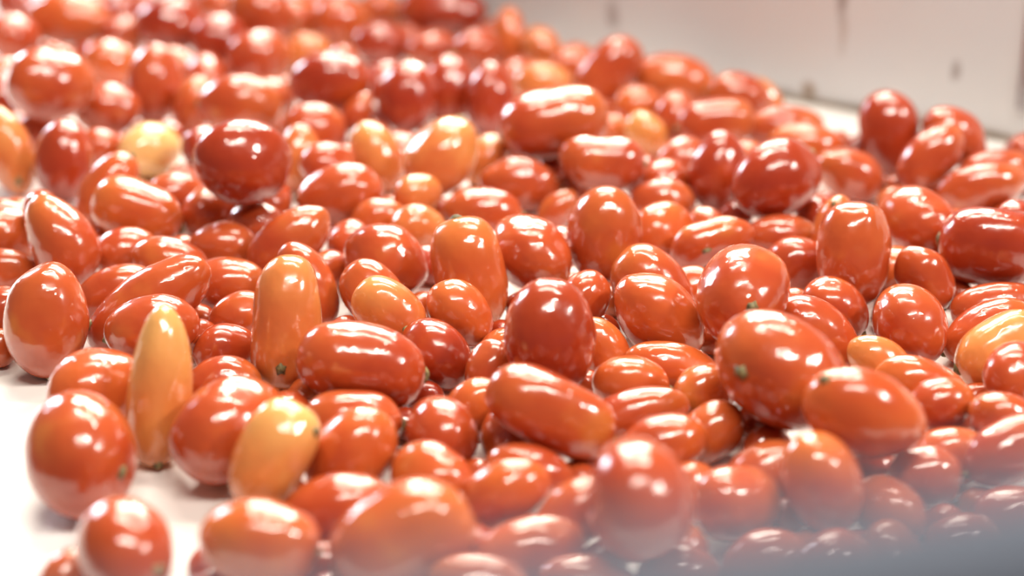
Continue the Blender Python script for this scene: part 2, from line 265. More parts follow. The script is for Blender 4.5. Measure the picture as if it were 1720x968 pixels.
TOMATOES = [
(-0.2334,0.8337,0.0314, -0.307,0.844,0.44, 0.0297,0.038, 'r','e', 0.75,-0.12,-0.65, 'plump red tomato with dark stem scar alone on bare belt'),
(-0.1895,0.7331,0.0382, -0.392,0.9,0.191, 0.0238,0.0304, 'r','e', 0.52,-0.06,-0.85, 'red tomato with pale stem scar at the open belt edge of the heap'),
(-0.2202,0.7441,0.0142, 0.624,0.781,0.026, 0.0142,0.0182, 'o','e', -0.15,0.02,0.99, 'small orange-red tomato touching the scarred tomato at the heap edge'),
(-0.2426,0.9164,0.026, 0.561,0.812,-0.161, 0.0258,0.033, 'o','e', -0.03,-0.01,1.0, 'orange-red tomato half hidden behind the tall yellow-orange one'),
(-0.1999,0.8924,0.0416, 0.052,0.431,0.901, 0.0183,0.0453, 'Y','b', 0.09,-0.29,-0.95, 'tall yellow-orange tomato standing on end on the bare white belt'),
(-0.1578,0.8638,0.0296, 0.587,0.807,0.07, 0.0295,0.0378, 'r','e', -0.01,-0.05,1.0, 'round red tomato on bare belt behind the leaning golden one'),
(-0.1277,0.8218,0.039, 0.53,0.366,0.765, 0.0201,0.0296, 'Y','c', 0.54,-0.31,0.78, 'golden tomato with green stem end leaning on its round red neighbour'),
(-0.1241,0.7432,0.0349, -0.99,0.06,0.126, 0.0225,0.031, 'o','e', 0.01,-0.02,-1.0, 'large orange-red egg-shaped tomato lying flat touching the very large orange-red one'),
(-0.1501,0.741,0.0103, 0.589,0.729,-0.348, 0.01,0.0127, 'r','e', -0.04,-0.06,1.0, 'small red round tomato tilted low in the heap on the rail side'),
(-0.0873,0.8416,0.0264, 0.669,0.32,0.67, 0.0221,0.0303, 'o','e', 0.03,-0.01,-1.0, 'large orange-red egg-shaped tomato tilted touching the leaning golden one'),
(-0.0903,0.792,0.021, 0.99,0.06,0.126, 0.0199,0.0305, 'r','e', -0.01,0.0,-1.0, 'red egg-shaped tomato lying flat touching the leaning golden one'),
(-0.0533,0.7425,0.0395, 0.914,0.175,0.367, 0.0269,0.0373, 'o','c', 0.03,-0.03,-1.0, 'very large orange-red tomato at the near side of the heap'),
(-0.0426,0.8205,0.0252, -0.823,0.559,0.101, 0.0192,0.0246, 'o','e', 0.03,0.12,0.99, 'orange-red round tomato lying flat between the long slanted and very large orange-red ones'),
(-0.0897,0.8838,0.0234, -0.996,0.038,0.079, 0.0184,0.0283, 'r','c', -0.01,0.06,-1.0, 'red egg-shaped tomato lying flat touching the large blocky one'),
(-0.0394,0.8707,0.0235, -0.318,0.943,-0.099, 0.0204,0.0261, 'r','e', -0.06,-0.02,1.0, 'red round tomato lying flat touching the long slanted one'),
(-0.0884,0.9291,0.0362, -0.978,0.09,0.188, 0.0262,0.0386, 'r','c', 0.03,0.01,-1.0, 'large blocky red tomato lying across in front of long orange upright one'),
(-0.1379,0.9758,0.0402, 0.105,0.429,0.897, 0.0226,0.0422, 'O','c', 0.06,-0.74,-0.67, 'long orange tomato upright in the heap with olive stem scar low down'),
(-0.0456,0.9656,0.0235, -0.688,0.505,0.521, 0.0198,0.0253, 'd','e', -0.17,0.06,0.98, 'deep red round tomato tilted touching the large blocky one'),
(-0.0897,1.0414,0.0245, -0.574,0.353,0.739, 0.0199,0.0278, 'r','e', -0.1,0.02,-0.99, 'red egg-shaped tomato standing upright touching the slanting orange one'),
(-0.0758,1.0028,0.0336, -0.766,0.277,0.58, 0.0192,0.026, 'O','c', -0.03,-0.06,-1.0, 'orange tomato lying in front of a red one with the same slant'),
(-0.0857,1.0897,0.0287, -0.806,0.591,0.043, 0.0251,0.0322, 'r','e', -0.0,0.08,1.0, 'large red round tomato lying flat between the slanting orange and long orange ones'),
(-0.1536,1.1217,0.0282, 0.766,0.277,0.58, 0.0202,0.0339, 'r','e', 0.01,0.07,-1.0, 'red long tomato tilted touching the large deep red one lying across'),
(-0.134,1.0548,0.0279, -0.423,0.391,0.818, 0.0184,0.0316, 'r','e', -0.06,0.03,-1.0, 'red long tomato standing upright touching the long orange upright one'),
(-0.0279,1.0559,0.037, -0.225,0.42,0.879, 0.0239,0.0396, 'o','c', -0.01,-0.05,1.0, 'long orange-red tomato leaning upright beside a rounder red one'),
(-0.0327,1.01,0.0297, -0.643,0.33,0.691, 0.0179,0.0248, 'o','e', -0.15,0.04,-0.99, 'orange-red egg-shaped tomato tilted touching the slanting orange one'),
(0.0123,1.0868,0.0368, -0.614,0.762,0.207, 0.0246,0.0315, 'r','e', -0.1,0.0,1.0, 'large red round tomato lying flat between the slanting orange and bent ones'),
(0.023,0.9325,0.0517, -0.035,0.431,0.902, 0.0269,0.0356, 'd','e', 0.05,-0.12,-0.99, 'big deep red tomato standing upright in the middle of the heap'),
(0.0622,1.103,0.0431, 0.07,0.43,0.9, 0.0253,0.0342, 'r','e', 0.04,0.07,-1.0, 'large red egg-shaped tomato standing upright between the bent and waisted ones'),
(0.104,1.1545,0.0216, 0.611,0.791,0.013, 0.0216,0.0276, 'o','e', -0.06,-0.13,0.99, 'large orange-red round tomato lying flat touching the bent bean-shaped one'),
(0.0914,1.0483,0.029, -0.643,0.33,0.691, 0.0238,0.0323, 'r','e', 0.02,-0.04,-1.0, 'large red egg-shaped tomato tilted low in the heap midway'),
(0.0914,0.9984,0.0328, -0.643,0.33,0.691, 0.0243,0.0336, 'o','e', -0.07,0.02,-1.0, 'large orange-red egg-shaped tomato tilted touching the round scarred one'),
(0.1377,1.1234,0.0274, 0.966,0.112,0.234, 0.0177,0.0308, 'r','k', 0.01,-0.98,-0.22, 'bent bean-shaped red tomato with grey-green stem scar'),
(0.1409,0.9819,0.0565, 0.287,0.953,0.095, 0.0287,0.0367, 'r','e', 0.25,-0.46,-0.85, 'round red tomato with a grey-green stem scar on its front'),
(0.0701,0.9271,0.024, -0.985,0.075,0.157, 0.0172,0.024, 'o','e', 0.08,-0.0,-1.0, 'orange-red egg-shaped tomato lying flat touching the upright deep red one'),
(0.0989,0.9554,0.0183, -0.966,0.112,0.234, 0.0172,0.0303, 'o','e', -0.1,0.1,-0.99, 'orange-red long tomato lying flat touching the round scarred one'),
(0.1143,0.9208,0.0226, 0.802,0.596,0.039, 0.0171,0.0219, 'o','e', 0.05,0.07,1.0, 'orange-red round tomato lying flat touching the very large scarred one'),
(0.1527,0.8848,0.0554, -0.831,0.461,0.311, 0.0314,0.0402, 'r','e', -0.34,-0.85,0.41, 'very large red tomato with pale green scar on its side'),
(0.2077,1.0268,0.0244, -0.766,0.277,0.58, 0.0185,0.0244, 'r','e', -0.04,-0.05,-1.0, 'red egg-shaped tomato tilted touching the long upright red one'),
(0.1904,0.9916,0.0236, -0.788,0.266,0.555, 0.0196,0.0306, 'r','e', 0.08,-0.09,-0.99, 'red egg-shaped tomato tilted touching the round scarred one'),
(0.225,1.071,0.0432, 0.035,0.431,0.902, 0.0251,0.0366, 'r','c', -0.02,0.01,-1.0, 'long red tomato upright in front of one with pale stem button'),
(0.2225,1.1312,0.0301, 0.139,0.427,0.893, 0.0152,0.0304, 'o','e', -0.33,-0.64,0.7, 'narrow orange-red tomato with pale green stem button on top'),
(0.2836,1.1449,0.0325, -0.578,0.816,-0.02, 0.0249,0.0319, 'r','e', -0.07,-0.1,0.99, 'large red round tomato lying flat between the long upright red and bent ones'),
(0.2705,1.0599,0.0309, -0.5,0.373,0.781, 0.0176,0.0244, 'r','e', 0.07,0.05,-1.0, 'red egg-shaped tomato standing upright touching the long upright red one'),
(0.2484,0.9936,0.0294, -0.261,0.83,0.494, 0.0228,0.0291, 'r','e', -0.02,0.02,1.0, 'large red round tomato tilted touching the wedged golden one'),
(0.3202,1.0875,0.0419, -0.95,0.308,-0.055, 0.0278,0.0356, 'd','c', 0.05,-0.05,1.0, 'large deep red round tomato lying flat low in the heap midway'),
(0.3165,1.0389,0.019, 0.998,0.03,0.063, 0.0177,0.0338, 'r','e', -0.01,0.03,1.0, 'red long tomato lying flat between the wedged golden and long upright red ones'),
(0.2985,1.0025,0.0206, 0.906,0.182,0.381, 0.018,0.0317, 'r','e', 0.15,0.09,-0.98, 'red long tomato tilted touching the wedged golden one'),
(0.2975,0.9633,0.0292, 0.848,0.229,0.478, 0.0205,0.0311, 'Y','c', -0.12,-0.02,-0.99, 'golden yellow tomato wedged between red ones'),
(0.2931,0.9135,0.0367, 0.506,0.858,-0.087, 0.02,0.0257, 'r','e', 0.03,-0.14,0.99, 'red round tomato lying flat touching the wedged golden one'),
(0.2249,0.9571,0.0197, -0.766,0.277,0.58, 0.0164,0.025, 'O','e', 0.06,-0.08,-0.99, 'orange egg-shaped tomato tilted low in the heap midway'),
(0.2406,0.9251,0.0245, -0.966,0.112,0.234, 0.0162,0.028, 'o','e', -0.05,0.0,-1.0, 'orange-red long tomato lying flat low in the heap midway'),
(0.1882,0.8311,0.0578, -0.94,0.148,0.309, 0.0236,0.0341, 'o','e', 0.53,-0.29,0.8, 'large orange-red tomato with yellowish stem end near the slate-blue rail'),
(0.2442,0.8927,0.0295, 0.966,0.112,0.234, 0.016,0.0209, 'r','e', 0.12,-0.01,-0.99, 'red egg-shaped tomato between the wedged golden and very large scarred ones, nearer the guard'),
(0.2766,0.8717,0.0313, -0.94,0.148,0.309, 0.0159,0.0212, 'r','e', 0.01,0.11,-0.99, 'red egg-shaped tomato between the wedged golden and very large scarred ones, farther from guard'),
(0.2702,0.8339,0.0347, 0.906,0.182,0.381, 0.0176,0.0278, 'r','e', 0.08,-0.06,-0.99, 'red egg-shaped tomato tilted low in the heap midway'),
(0.1621,0.796,0.0382, -0.309,0.41,0.858, 0.0208,0.0267, 'o','e', -0.05,0.09,-0.99, 'orange-red round tomato standing upright low in the heap on the rail side'),
(0.1379,0.8339,0.019, 0.94,0.148,0.309, 0.0182,0.0252, 'o','e', -0.02,-0.03,-1.0, 'orange-red egg-shaped tomato lying flat touching the very large scarred one'),
(0.117,0.7949,0.0261, 0.802,0.539,-0.258, 0.0194,0.0249, 'o','c', -0.04,-0.06,1.0, 'orange-red round tomato lying flat between the largest round and very large scarred ones'),
(0.1986,0.8003,0.0184, -0.553,0.832,0.032, 0.0173,0.0222, 'o','e', 0.15,-0.01,0.99, 'orange-red round tomato lying flat between the very large scarred and largest round ones'),
(0.0612,0.7443,0.0604, 0.0,0.995,0.096, 0.0276,0.0353, 'r','e', -0.07,-0.08,0.99, 'largest round red tomato at the near side of the heap'),
(0.0832,0.8523,0.0262, 0.966,0.112,0.234, 0.0174,0.0264, 'r','e', 0.05,0.0,-1.0, 'red egg-shaped tomato lying flat between the long slanted and very large scarred ones'),
(0.1124,0.8787,0.0184, 0.766,0.277,0.58, 0.0165,0.0217, 'o','e', 0.01,0.01,-1.0, 'orange-red egg-shaped tomato tilted touching the very large scarred one'),
(0.0711,0.8933,0.0217, 0.966,0.112,0.234, 0.0157,0.0323, 'r','e', -0.02,-0.03,-1.0, 'red long tomato lying flat touching the long slanted one'),
(0.0212,0.8602,0.0433, -0.906,0.182,0.381, 0.0214,0.0382, 'r','c', -0.05,-0.03,-1.0, 'long red tomato lying slanted in front of the upright deep red one'),
(0.0095,0.83,0.0216, -0.966,0.112,0.234, 0.0163,0.0244, 'r','e', -0.02,0.05,-1.0, 'red egg-shaped tomato lying flat between the long slanted and largest round ones'),
(-0.0024,0.7975,0.0299, 0.906,0.182,0.381, 0.0176,0.0241, 'o','e', -0.01,0.05,-1.0, 'orange-red egg-shaped tomato tilted touching the long slanted one'),
(0.0074,0.747,0.028, 0.97,0.104,0.218, 0.017,0.0299, 'o','e', 0.1,-0.12,-0.99, 'orange-red long tomato between the very large orange-red and largest round ones, nearer the guard'),
(0.0308,0.7793,0.0278, 0.743,0.289,0.604, 0.0162,0.0242, 'o','e', -0.03,0.01,-1.0, 'orange-red egg-shaped tomato tilted touching the largest round one'),
(-0.0159,0.707,0.0357, -0.99,0.06,0.126, 0.016,0.0272, 'o','e', 0.06,0.06,-1.0, 'orange-red long tomato between the very large orange-red and largest round ones, farther from guard'),
(0.0383,0.717,0.0257, -0.97,0.104,0.218, 0.0178,0.0277, 'o','e', 0.1,-0.02,-1.0, 'orange-red egg-shaped tomato lying flat touching the largest round one'),
(-0.0222,0.9089,0.0188, 0.866,0.216,0.451, 0.0163,0.0214, 'o','e', 0.05,-0.03,-1.0, 'orange-red egg-shaped tomato tilted touching the upright deep red one'),
(-0.0125,0.9423,0.0225, 0.035,0.431,0.902, 0.0158,0.0208, 'r','e', 0.06,0.13,-0.99, 'red egg-shaped tomato standing upright touching the upright deep red one'),
(0.057,0.9742,0.0205, -0.469,0.381,0.797, 0.015,0.023, 'o','e', -0.02,0.01,1.0, 'orange-red egg-shaped tomato standing upright touching the upright deep red one'),
(-0.3046,1.1014,0.0392, -0.559,0.358,0.748, 0.0235,0.0344, 'r','T', -0.04,0.02,1.0, 'cone-shaped red tomato with tip pointing up at the open belt side'),
(-0.288,0.9908,0.0347, 0.0,0.431,0.902, 0.0273,0.0362, 'r','e', 0.1,-0.04,-0.99, 'big red tomato standing at the rim of the heap above bare belt'),
(-0.3539,1.1479,0.0216, 0.631,0.7,-0.334, 0.0209,0.0268, 'o','e', -0.04,-0.06,1.0, 'orange-red round tomato tilted low in the heap on the rail side'),
(-0.3452,1.1014,0.0161, 1.0,0.0,0.0, 0.016,0.0235, 'r','e', -0.07,0.01,-1.0, 'red egg-shaped tomato lying flat touching the cone-shaped one'),
(-0.26,1.0566,0.0206, 0.906,0.182,0.381, 0.0188,0.029, 'r','e', 0.01,0.04,-1.0, 'red egg-shaped tomato tilted touching the one with a dried stem tip'),
(-0.2307,1.0224,0.0298, 0.829,0.241,0.505, 0.0222,0.0452, 'r','e', -0.5,-0.28,-0.82, 'long slanting red tomato with dried yellow stem tip at its low end'),
(-0.2213,0.9789,0.0346, 0.97,0.104,0.218, 0.0212,0.0292, 'r','e', 0.02,0.01,-1.0, 'red egg-shaped tomato lying flat between the stem-tipped and long orange ones, farther from guard'),
(-0.1894,1.0734,0.019, 1.0,0.0,0.0, 0.0188,0.0277, 'r','e', -0.1,0.05,-0.99, 'red egg-shaped tomato lying flat between the stem-tipped and large deep red ones'),
(-0.1746,1.0309,0.0168, 0.94,0.148,0.309, 0.0162,0.0213, 'r','e', 0.04,-0.0,1.0, 'red egg-shaped tomato lying flat between the stem-tipped and long orange ones, nearer the guard'),
(-0.1778,0.9847,0.0166, 0.89,0.411,-0.196, 0.0164,0.021, 'r','e', -0.0,-0.05,1.0, 'red round tomato lying flat touching the long orange upright one'),
(-0.1725,0.94,0.0171, 1.0,0.0,0.0, 0.0169,0.0235, 'r','e', -0.03,-0.01,-1.0, 'red egg-shaped tomato lying flat touching the long orange upright one'),
(-0.2665,1.1256,0.018, 0.924,0.381,-0.002, 0.018,0.0231, 'r','e', -0.01,-0.01,1.0, 'red round tomato lying flat touching the cone-shaped one'),
(-0.2308,1.1009,0.0226, -0.966,0.112,0.234, 0.0181,0.0276, 'r','e', -0.01,-0.13,-0.99, 'red egg-shaped tomato lying flat between the cone-shaped and stem-tipped ones, nearer the guard'),
(-0.2008,1.1377,0.0183, 1.0,0.0,0.0, 0.0183,0.0251, 'r','e', -0.07,0.07,1.0, 'red egg-shaped tomato lying flat between the large deep red and cone-shaped ones'),
(-0.2216,1.2009,0.0186, 0.585,0.811,-0.013, 0.0186,0.0238, 'r','e', -0.12,0.01,0.99, 'red round tomato between the large deep red and pale cream ones, farther from guard'),
(-0.2665,1.1722,0.0299, -0.94,0.148,0.309, 0.0232,0.034, 'o','c', -0.06,0.03,-1.0, 'large orange-red egg-shaped tomato lying flat low in the heap midway'),
(-0.1828,1.1761,0.0172, 0.939,0.311,-0.149, 0.0171,0.0219, 'r','e', -0.11,-0.02,0.99, 'red round tomato lying flat between the large deep red and cone-shaped ones'),
(-0.3408,1.2665,0.031, 0.0,0.431,0.902, 0.0226,0.0326, 'd','e', 0.01,-0.07,-1.0, 'large deep red egg-shaped tomato standing upright touching the narrow olive-tipped one'),
(-0.3872,1.2845,0.0337, -0.309,0.41,0.858, 0.0192,0.0375, 'O','s', 0.22,-0.64,-0.74, 'narrow orange tomato with olive-green lower tip'),
(-0.2847,1.3142,0.0222, 0.557,0.814,-0.165, 0.022,0.0282, 'P','e', 0.04,-0.07,1.0, 'pale cream-yellow round tomato at the back of the heap'),
(-0.189,1.1743,0.0665, 0.741,0.606,-0.29, 0.0301,0.0386, 'd','e', -0.0,-0.03,1.0, 'large deep red tomato lying across beside the pale cream one'),
(-0.2973,1.2138,0.0277, 0.559,0.358,0.748, 0.0188,0.0331, 'o','e', 0.01,-0.06,1.0, 'orange-red long tomato standing upright low in the heap midway'),
(-0.2497,1.2271,0.0189, 0.83,0.503,-0.24, 0.0186,0.0238, 'r','e', -0.0,0.14,0.99, 'red round tomato between the large deep red and pale cream ones, nearer the guard'),
(-0.3685,1.3582,0.0613, 0.726,0.62,-0.296, 0.0303,0.0388, 'r','e', 0.01,0.03,1.0, 'large red round tomato lying flat touching the narrow olive-tipped one'),
(-0.3362,1.398,0.026, 1.0,0.0,0.0, 0.0217,0.0283, 'r','e', 0.01,0.14,-0.99, 'large red egg-shaped tomato lying flat between the pale cream and olive-tipped ones, farther from guard'),
(-0.3021,1.4361,0.035, 0.035,0.431,0.902, 0.0242,0.0338, 'r','e', 0.04,0.01,-1.0, 'large red egg-shaped tomato standing upright between the pale cream and olive-tipped ones'),
(-0.3587,1.5293,0.0217, 0.83,0.503,-0.24, 0.0213,0.0273, 'o','e', -0.07,0.11,0.99, 'orange-red round tomato lying flat between the pale cream and olive-tipped ones'),
(-0.2656,1.4112,0.0244, 0.342,0.405,0.848, 0.0186,0.0245, 'o','e', 0.05,0.0,-1.0, 'orange-red egg-shaped tomato standing upright low in the heap midway'),
(-0.2193,1.3713,0.0389, 1.0,0.0,0.0, 0.0261,0.0348, 'r','e', -0.04,0.03,-1.0, 'large red egg-shaped tomato lying flat between the pale cream and olive-tipped ones, nearer the guard'),
(-0.4199,1.6344,0.0302, 1.0,0.0,0.0, 0.0251,0.0425, 'o','e', 0.05,0.07,-1.0, 'large orange-red long tomato lying flat low in the heap on the guard side'),
(-0.4611,1.5902,0.0269, 0.391,0.83,-0.397, 0.0225,0.0287, 'r','e', 0.0,0.05,1.0, 'large red round tomato tilted low in the heap midway'),
(-0.3642,1.6135,0.0222, 0.939,0.311,-0.149, 0.0178,0.0227, 'r','e', -0.01,0.04,1.0, 'red round tomato lying flat between the pale cream and olive-tipped ones'),
(-0.3171,1.6006,0.0356, 0.961,0.249,-0.119, 0.0254,0.0325, 'd','e', 0.01,-0.02,1.0, 'large deep red round tomato between the pale cream and olive-tipped ones, farther from guard'),
(-0.2678,1.5768,0.0286, 0.665,0.716,-0.212, 0.0238,0.0305, 'd','e', 0.11,-0.01,0.99, 'large deep red round tomato between the pale cream and olive-tipped ones, nearer the guard'),
(-0.2235,1.5222,0.0296, 0.77,0.576,-0.275, 0.0244,0.0312, 'r','e', -0.01,0.07,1.0, 'large red round tomato lying flat between the pale cream and olive-tipped ones'),
(-0.2344,1.6195,0.0427, -0.94,0.148,0.309, 0.0249,0.0335, 'r','e', 0.02,0.07,-1.0, 'large red egg-shaped tomato lying flat low in the heap on the guard side'),
(-0.1884,1.5661,0.0192, 0.953,0.272,-0.13, 0.0191,0.0244, 'O','e', 0.09,0.03,1.0, 'orange round tomato lying flat between the pale cream and large light orange ones'),
(-0.1504,1.4171,0.0429, 1.0,0.0,0.0, 0.0275,0.0358, 'd','e', 0.01,-0.09,-1.0, 'large deep red egg-shaped tomato lying flat low in the heap on the guard side'),
(-0.1261,1.3829,0.0289, 0.5,0.373,0.781, 0.0133,0.0172, 'r','T', 0.11,-0.05,-0.99, 'small red round tomato standing upright between the large light orange and pale cream ones'),
(-0.1584,1.3538,0.0233, 0.77,0.576,-0.275, 0.022,0.0282, 'r','e', -0.0,0.06,1.0, 'large red round tomato lying flat between the pale cream and large light orange ones'),
(-0.1212,1.5886,0.021, 0.966,0.234,-0.112, 0.0209,0.0268, 'd','e', -0.13,-0.03,0.99, 'deep red round tomato lying flat between the pale cream and yellow-olive ones'),
(-0.0863,1.3925,0.0391, 0.136,0.605,0.785, 0.0249,0.0319, 'd','e', -0.07,-0.08,0.99, 'large deep red round tomato between the large light orange and yellow-olive ones, farther from guard'),
(-0.0546,1.4364,0.0289, 0.172,0.527,0.832, 0.0236,0.0302, 'd','e', -0.04,-0.1,0.99, 'large deep red round tomato between the large light orange and yellow-olive ones, nearer the guard'),
(-0.0182,1.408,0.0304, 0.07,0.43,0.9, 0.0212,0.0316, 'd','e', 0.05,-0.03,-1.0, 'deep red egg-shaped tomato standing upright low in the heap on the guard side'),
(-0.0659,1.6507,0.033, -0.996,0.038,0.079, 0.0244,0.042, 'd','e', 0.09,0.0,-1.0, 'large deep red long tomato lying flat close by the white guard'),
(-0.0719,1.5681,0.0208, 0.966,0.234,-0.112, 0.0207,0.0265, 'r','e', -0.08,-0.0,1.0, 'red round tomato lying flat between the yellow-olive and large light orange ones, nearer the guard'),
(-0.0302,1.5468,0.0285, 0.574,0.739,-0.353, 0.0204,0.0261, 'r','e', 0.02,0.03,1.0, 'red round tomato tilted low in the heap on the guard side'),
(-0.0027,1.5807,0.0284, 0.0,0.431,0.902, 0.0158,0.0306, 'o','e', 0.02,-0.03,-1.0, 'slim orange-red tomato standing upright at the guard'),
(0.0269,1.5585,0.0252, -0.5,0.373,0.781, 0.0177,0.0236, 'O','e', -0.08,-0.09,-0.99, 'orange egg-shaped tomato standing upright close by the white guard'),
(-0.0533,1.2582,0.0376, 0.46,0.555,0.693, 0.0263,0.0337, 'O','e', -0.07,-0.06,1.0, 'large light orange tomato among deep red ones at the back'),
(-0.0693,1.2103,0.0277, 0.686,0.724,-0.069, 0.0163,0.0208, 'O','e', -0.01,0.17,0.99, 'orange round tomato lying flat touching the large light orange one'),
(-0.1047,1.2879,0.0267, -0.342,0.405,0.848, 0.019,0.0292, 'O','e', -0.04,0.05,-1.0, 'orange egg-shaped tomato standing upright touching the large light orange one'),
(-0.1391,1.2608,0.0298, 0.676,0.665,-0.318, 0.0189,0.0242, 'r','e', -0.04,0.07,1.0, 'red round tomato lying flat between the large light orange and large deep red ones'),
(-0.1266,1.2148,0.0251, 0.97,0.104,0.218, 0.0236,0.0324, 'r','e', -0.18,0.05,-0.98, 'large red egg-shaped tomato lying flat between the large deep red and large light orange ones'),
(-0.0961,1.1832,0.0193, 1.0,0.0,0.0, 0.0156,0.0208, 'o','e', 0.09,-0.04,-1.0, 'orange-red egg-shaped tomato lying flat between the large light orange and large deep red ones'),
(-0.0195,1.1972,0.0189, -0.996,0.038,0.079, 0.0187,0.0304, 'r','e', 0.09,-0.06,-0.99, 'red long tomato lying flat between the large light orange and waisted ones'),
(-0.0669,1.1611,0.0227, 0.802,0.539,-0.258, 0.0172,0.022, 'O','e', 0.09,0.01,1.0, 'orange round tomato lying flat low in the heap midway'),
(0.0067,1.246,0.0208, -0.99,0.06,0.126, 0.0206,0.03, 'r','e', 0.01,0.05,-1.0, 'red egg-shaped tomato lying flat between the waisted and large light orange ones'),
(0.0322,1.2911,0.0531, 0.978,0.09,0.188, 0.0282,0.0423, 'r','c', 0.04,0.03,-1.0, 'large red egg-shaped tomato lying flat touching the waisted bean-shaped one'),
(0.0665,1.2448,0.0396, -0.996,0.038,0.079, 0.0236,0.033, 'r','k', -0.02,-0.05,-1.0, 'bean-shaped red tomato with a waist behind the heap middle'),
(0.0831,1.4636,0.0363, 0.643,0.33,0.691, 0.0229,0.0341, 'r','c', -0.02,0.02,-1.0, 'large red egg-shaped tomato tilted low in the heap on the guard side'),
(0.1413,1.4809,0.023, -0.985,0.075,0.157, 0.0225,0.0369, 'o','e', 0.07,-0.04,-1.0, 'large orange-red long tomato lying flat close by the white guard'),
(0.1344,1.3907,0.0216, 0.033,0.716,0.698, 0.0189,0.0242, 'r','e', -0.15,-0.05,0.99, 'red round tomato tilted touching the yellow-olive one'),
(0.1061,1.4203,0.019, 0.88,0.429,-0.205, 0.0188,0.024, 'o','e', -0.04,-0.04,1.0, 'orange-red round tomato lying flat between the yellow-olive and waisted ones, farther from guard'),
(0.1649,1.3566,0.029, 0.99,0.06,0.126, 0.0204,0.0324, 'r','c', 0.03,0.01,-1.0, 'red egg-shaped tomato lying flat touching the yellow-olive one'),
(0.1897,1.4237,0.0268, -0.985,0.075,0.157, 0.0203,0.027, 'r','e', 0.04,0.02,1.0, 'red egg-shaped tomato lying flat between the yellow-olive and pear-shaped ones'),
(0.2164,1.4483,0.0174, -0.643,0.33,0.691, 0.013,0.0212, 'O','e', -0.04,0.1,-0.99, 'small orange tomato at the heap edge beside the white guard'),
(0.1091,1.3611,0.0185, -0.643,0.33,0.691, 0.0159,0.0208, 'Y','e', -0.01,-0.03,-1.0, 'small yellow-olive tomato near the back of the heap'),
(0.1547,1.2443,0.0311, 0.07,0.43,0.9, 0.0216,0.0308, 'd','e', 0.05,-0.02,-1.0, 'large deep red egg-shaped tomato standing upright low in the heap on the guard side'),
(0.1168,1.2561,0.0185, 0.731,0.616,-0.294, 0.018,0.023, 'r','e', 0.03,0.08,1.0, 'red round tomato lying flat touching the waisted bean-shaped one'),
(0.1106,1.2156,0.019, 1.0,0.0,0.0, 0.0186,0.0243, 'r','e', -0.0,-0.11,-0.99, 'red egg-shaped tomato lying flat between the waisted and bent ones'),
(0.0334,1.213,0.0144, 0.766,0.277,0.58, 0.0119,0.0184, 'r','e', 0.05,0.01,-1.0, 'small red egg-shaped tomato tilted touching the waisted bean-shaped one'),
(0.2224,1.3745,0.0183, 1.0,0.0,0.0, 0.0183,0.0326, 'r','e', -0.02,-0.03,-1.0, 'red long tomato lying flat between the pear-shaped and yellow-olive ones'),
(0.19,1.1906,0.0474, 0.817,0.391,0.424, 0.0274,0.0351, 'd','e', -0.06,0.08,1.0, 'large deep red round tomato tilted low in the heap on the guard side'),
(0.2339,1.3247,0.0207, -0.985,0.075,0.157, 0.0203,0.0321, 'o','e', -0.03,-0.08,-1.0, 'orange-red egg-shaped tomato lying flat touching the pear-shaped one'),
(0.2575,1.2642,0.0212, -0.927,0.162,0.338, 0.0199,0.029, 'r','e', 0.09,0.03,-1.0, 'red egg-shaped tomato tilted between the pear-shaped and yellow-olive ones'),
(0.2967,1.3153,0.0345, -0.122,0.428,0.896, 0.0244,0.0365, 'd','t', 0.09,0.09,-0.99, 'deep red pear-shaped tomato upright against the white guard'),
(0.3431,1.2951,0.04, -0.788,0.266,0.555, 0.0202,0.03, 'r','e', 0.05,0.07,-1.0, 'red tomato leaning on the deep red pear-shaped one by the guard'),
(0.3155,1.2588,0.0371, 0.695,0.31,0.649, 0.0193,0.0302, 'r','e', 0.01,0.03,-1.0, 'red egg-shaped tomato tilted between the pear-shaped and long upright red ones'),
(0.3679,1.2609,0.0271, 0.996,0.038,0.079, 0.016,0.0302, 'r','e', -0.05,0.09,0.99, 'red long tomato lying flat between the pear-shaped and long upright red ones, nearer the guard'),
(0.3485,1.226,0.0266, 0.985,0.075,0.157, 0.0187,0.0348, 'r','e', 0.12,-0.12,-0.99, 'red long tomato lying flat between the pear-shaped and long upright red ones, farther from guard'),
(0.4063,1.3121,0.0192, 0.752,0.595,-0.284, 0.0187,0.0239, 'r','e', 0.06,-0.02,1.0, 'red round tomato lying flat close by the white guard'),
(0.1908,1.1517,0.0184, 1.0,0.0,0.0, 0.0179,0.0277, 'r','e', 0.04,0.03,-1.0, 'red egg-shaped tomato lying flat touching the bent bean-shaped one'),
(0.1926,1.1037,0.0209, 1.0,0.0,0.0, 0.0183,0.0237, 'r','e', -0.01,0.06,-1.0, 'red egg-shaped tomato lying flat touching the long upright red one'),
(-0.2056,1.6615,0.0225, 0.83,0.503,-0.24, 0.0221,0.0283, 'o','e', 0.01,0.0,1.0, 'large orange-red round tomato lying flat between the pale cream and olive-tipped ones'),
(-0.1611,1.64,0.0263, 0.808,0.531,-0.254, 0.0237,0.0303, 'o','e', 0.06,-0.06,1.0, 'large orange-red round tomato lying flat between the pale cream and yellow-olive ones'),
(-0.1282,1.6939,0.02, 0.908,0.379,-0.181, 0.0198,0.0254, 'o','e', 0.01,-0.07,1.0, 'orange-red round tomato lying flat close by the white guard'),
(-0.0203,1.2974,0.0203, 0.49,0.544,0.681, 0.0178,0.0228, 'O','e', 0.01,0.03,-1.0, 'orange round tomato tilted touching the large light orange one'),
(-0.2049,1.4381,0.0197, 0.731,0.616,-0.294, 0.0192,0.0246, 'o','e', -0.04,-0.06,1.0, 'orange-red round tomato lying flat between the pale cream and large light orange ones'),
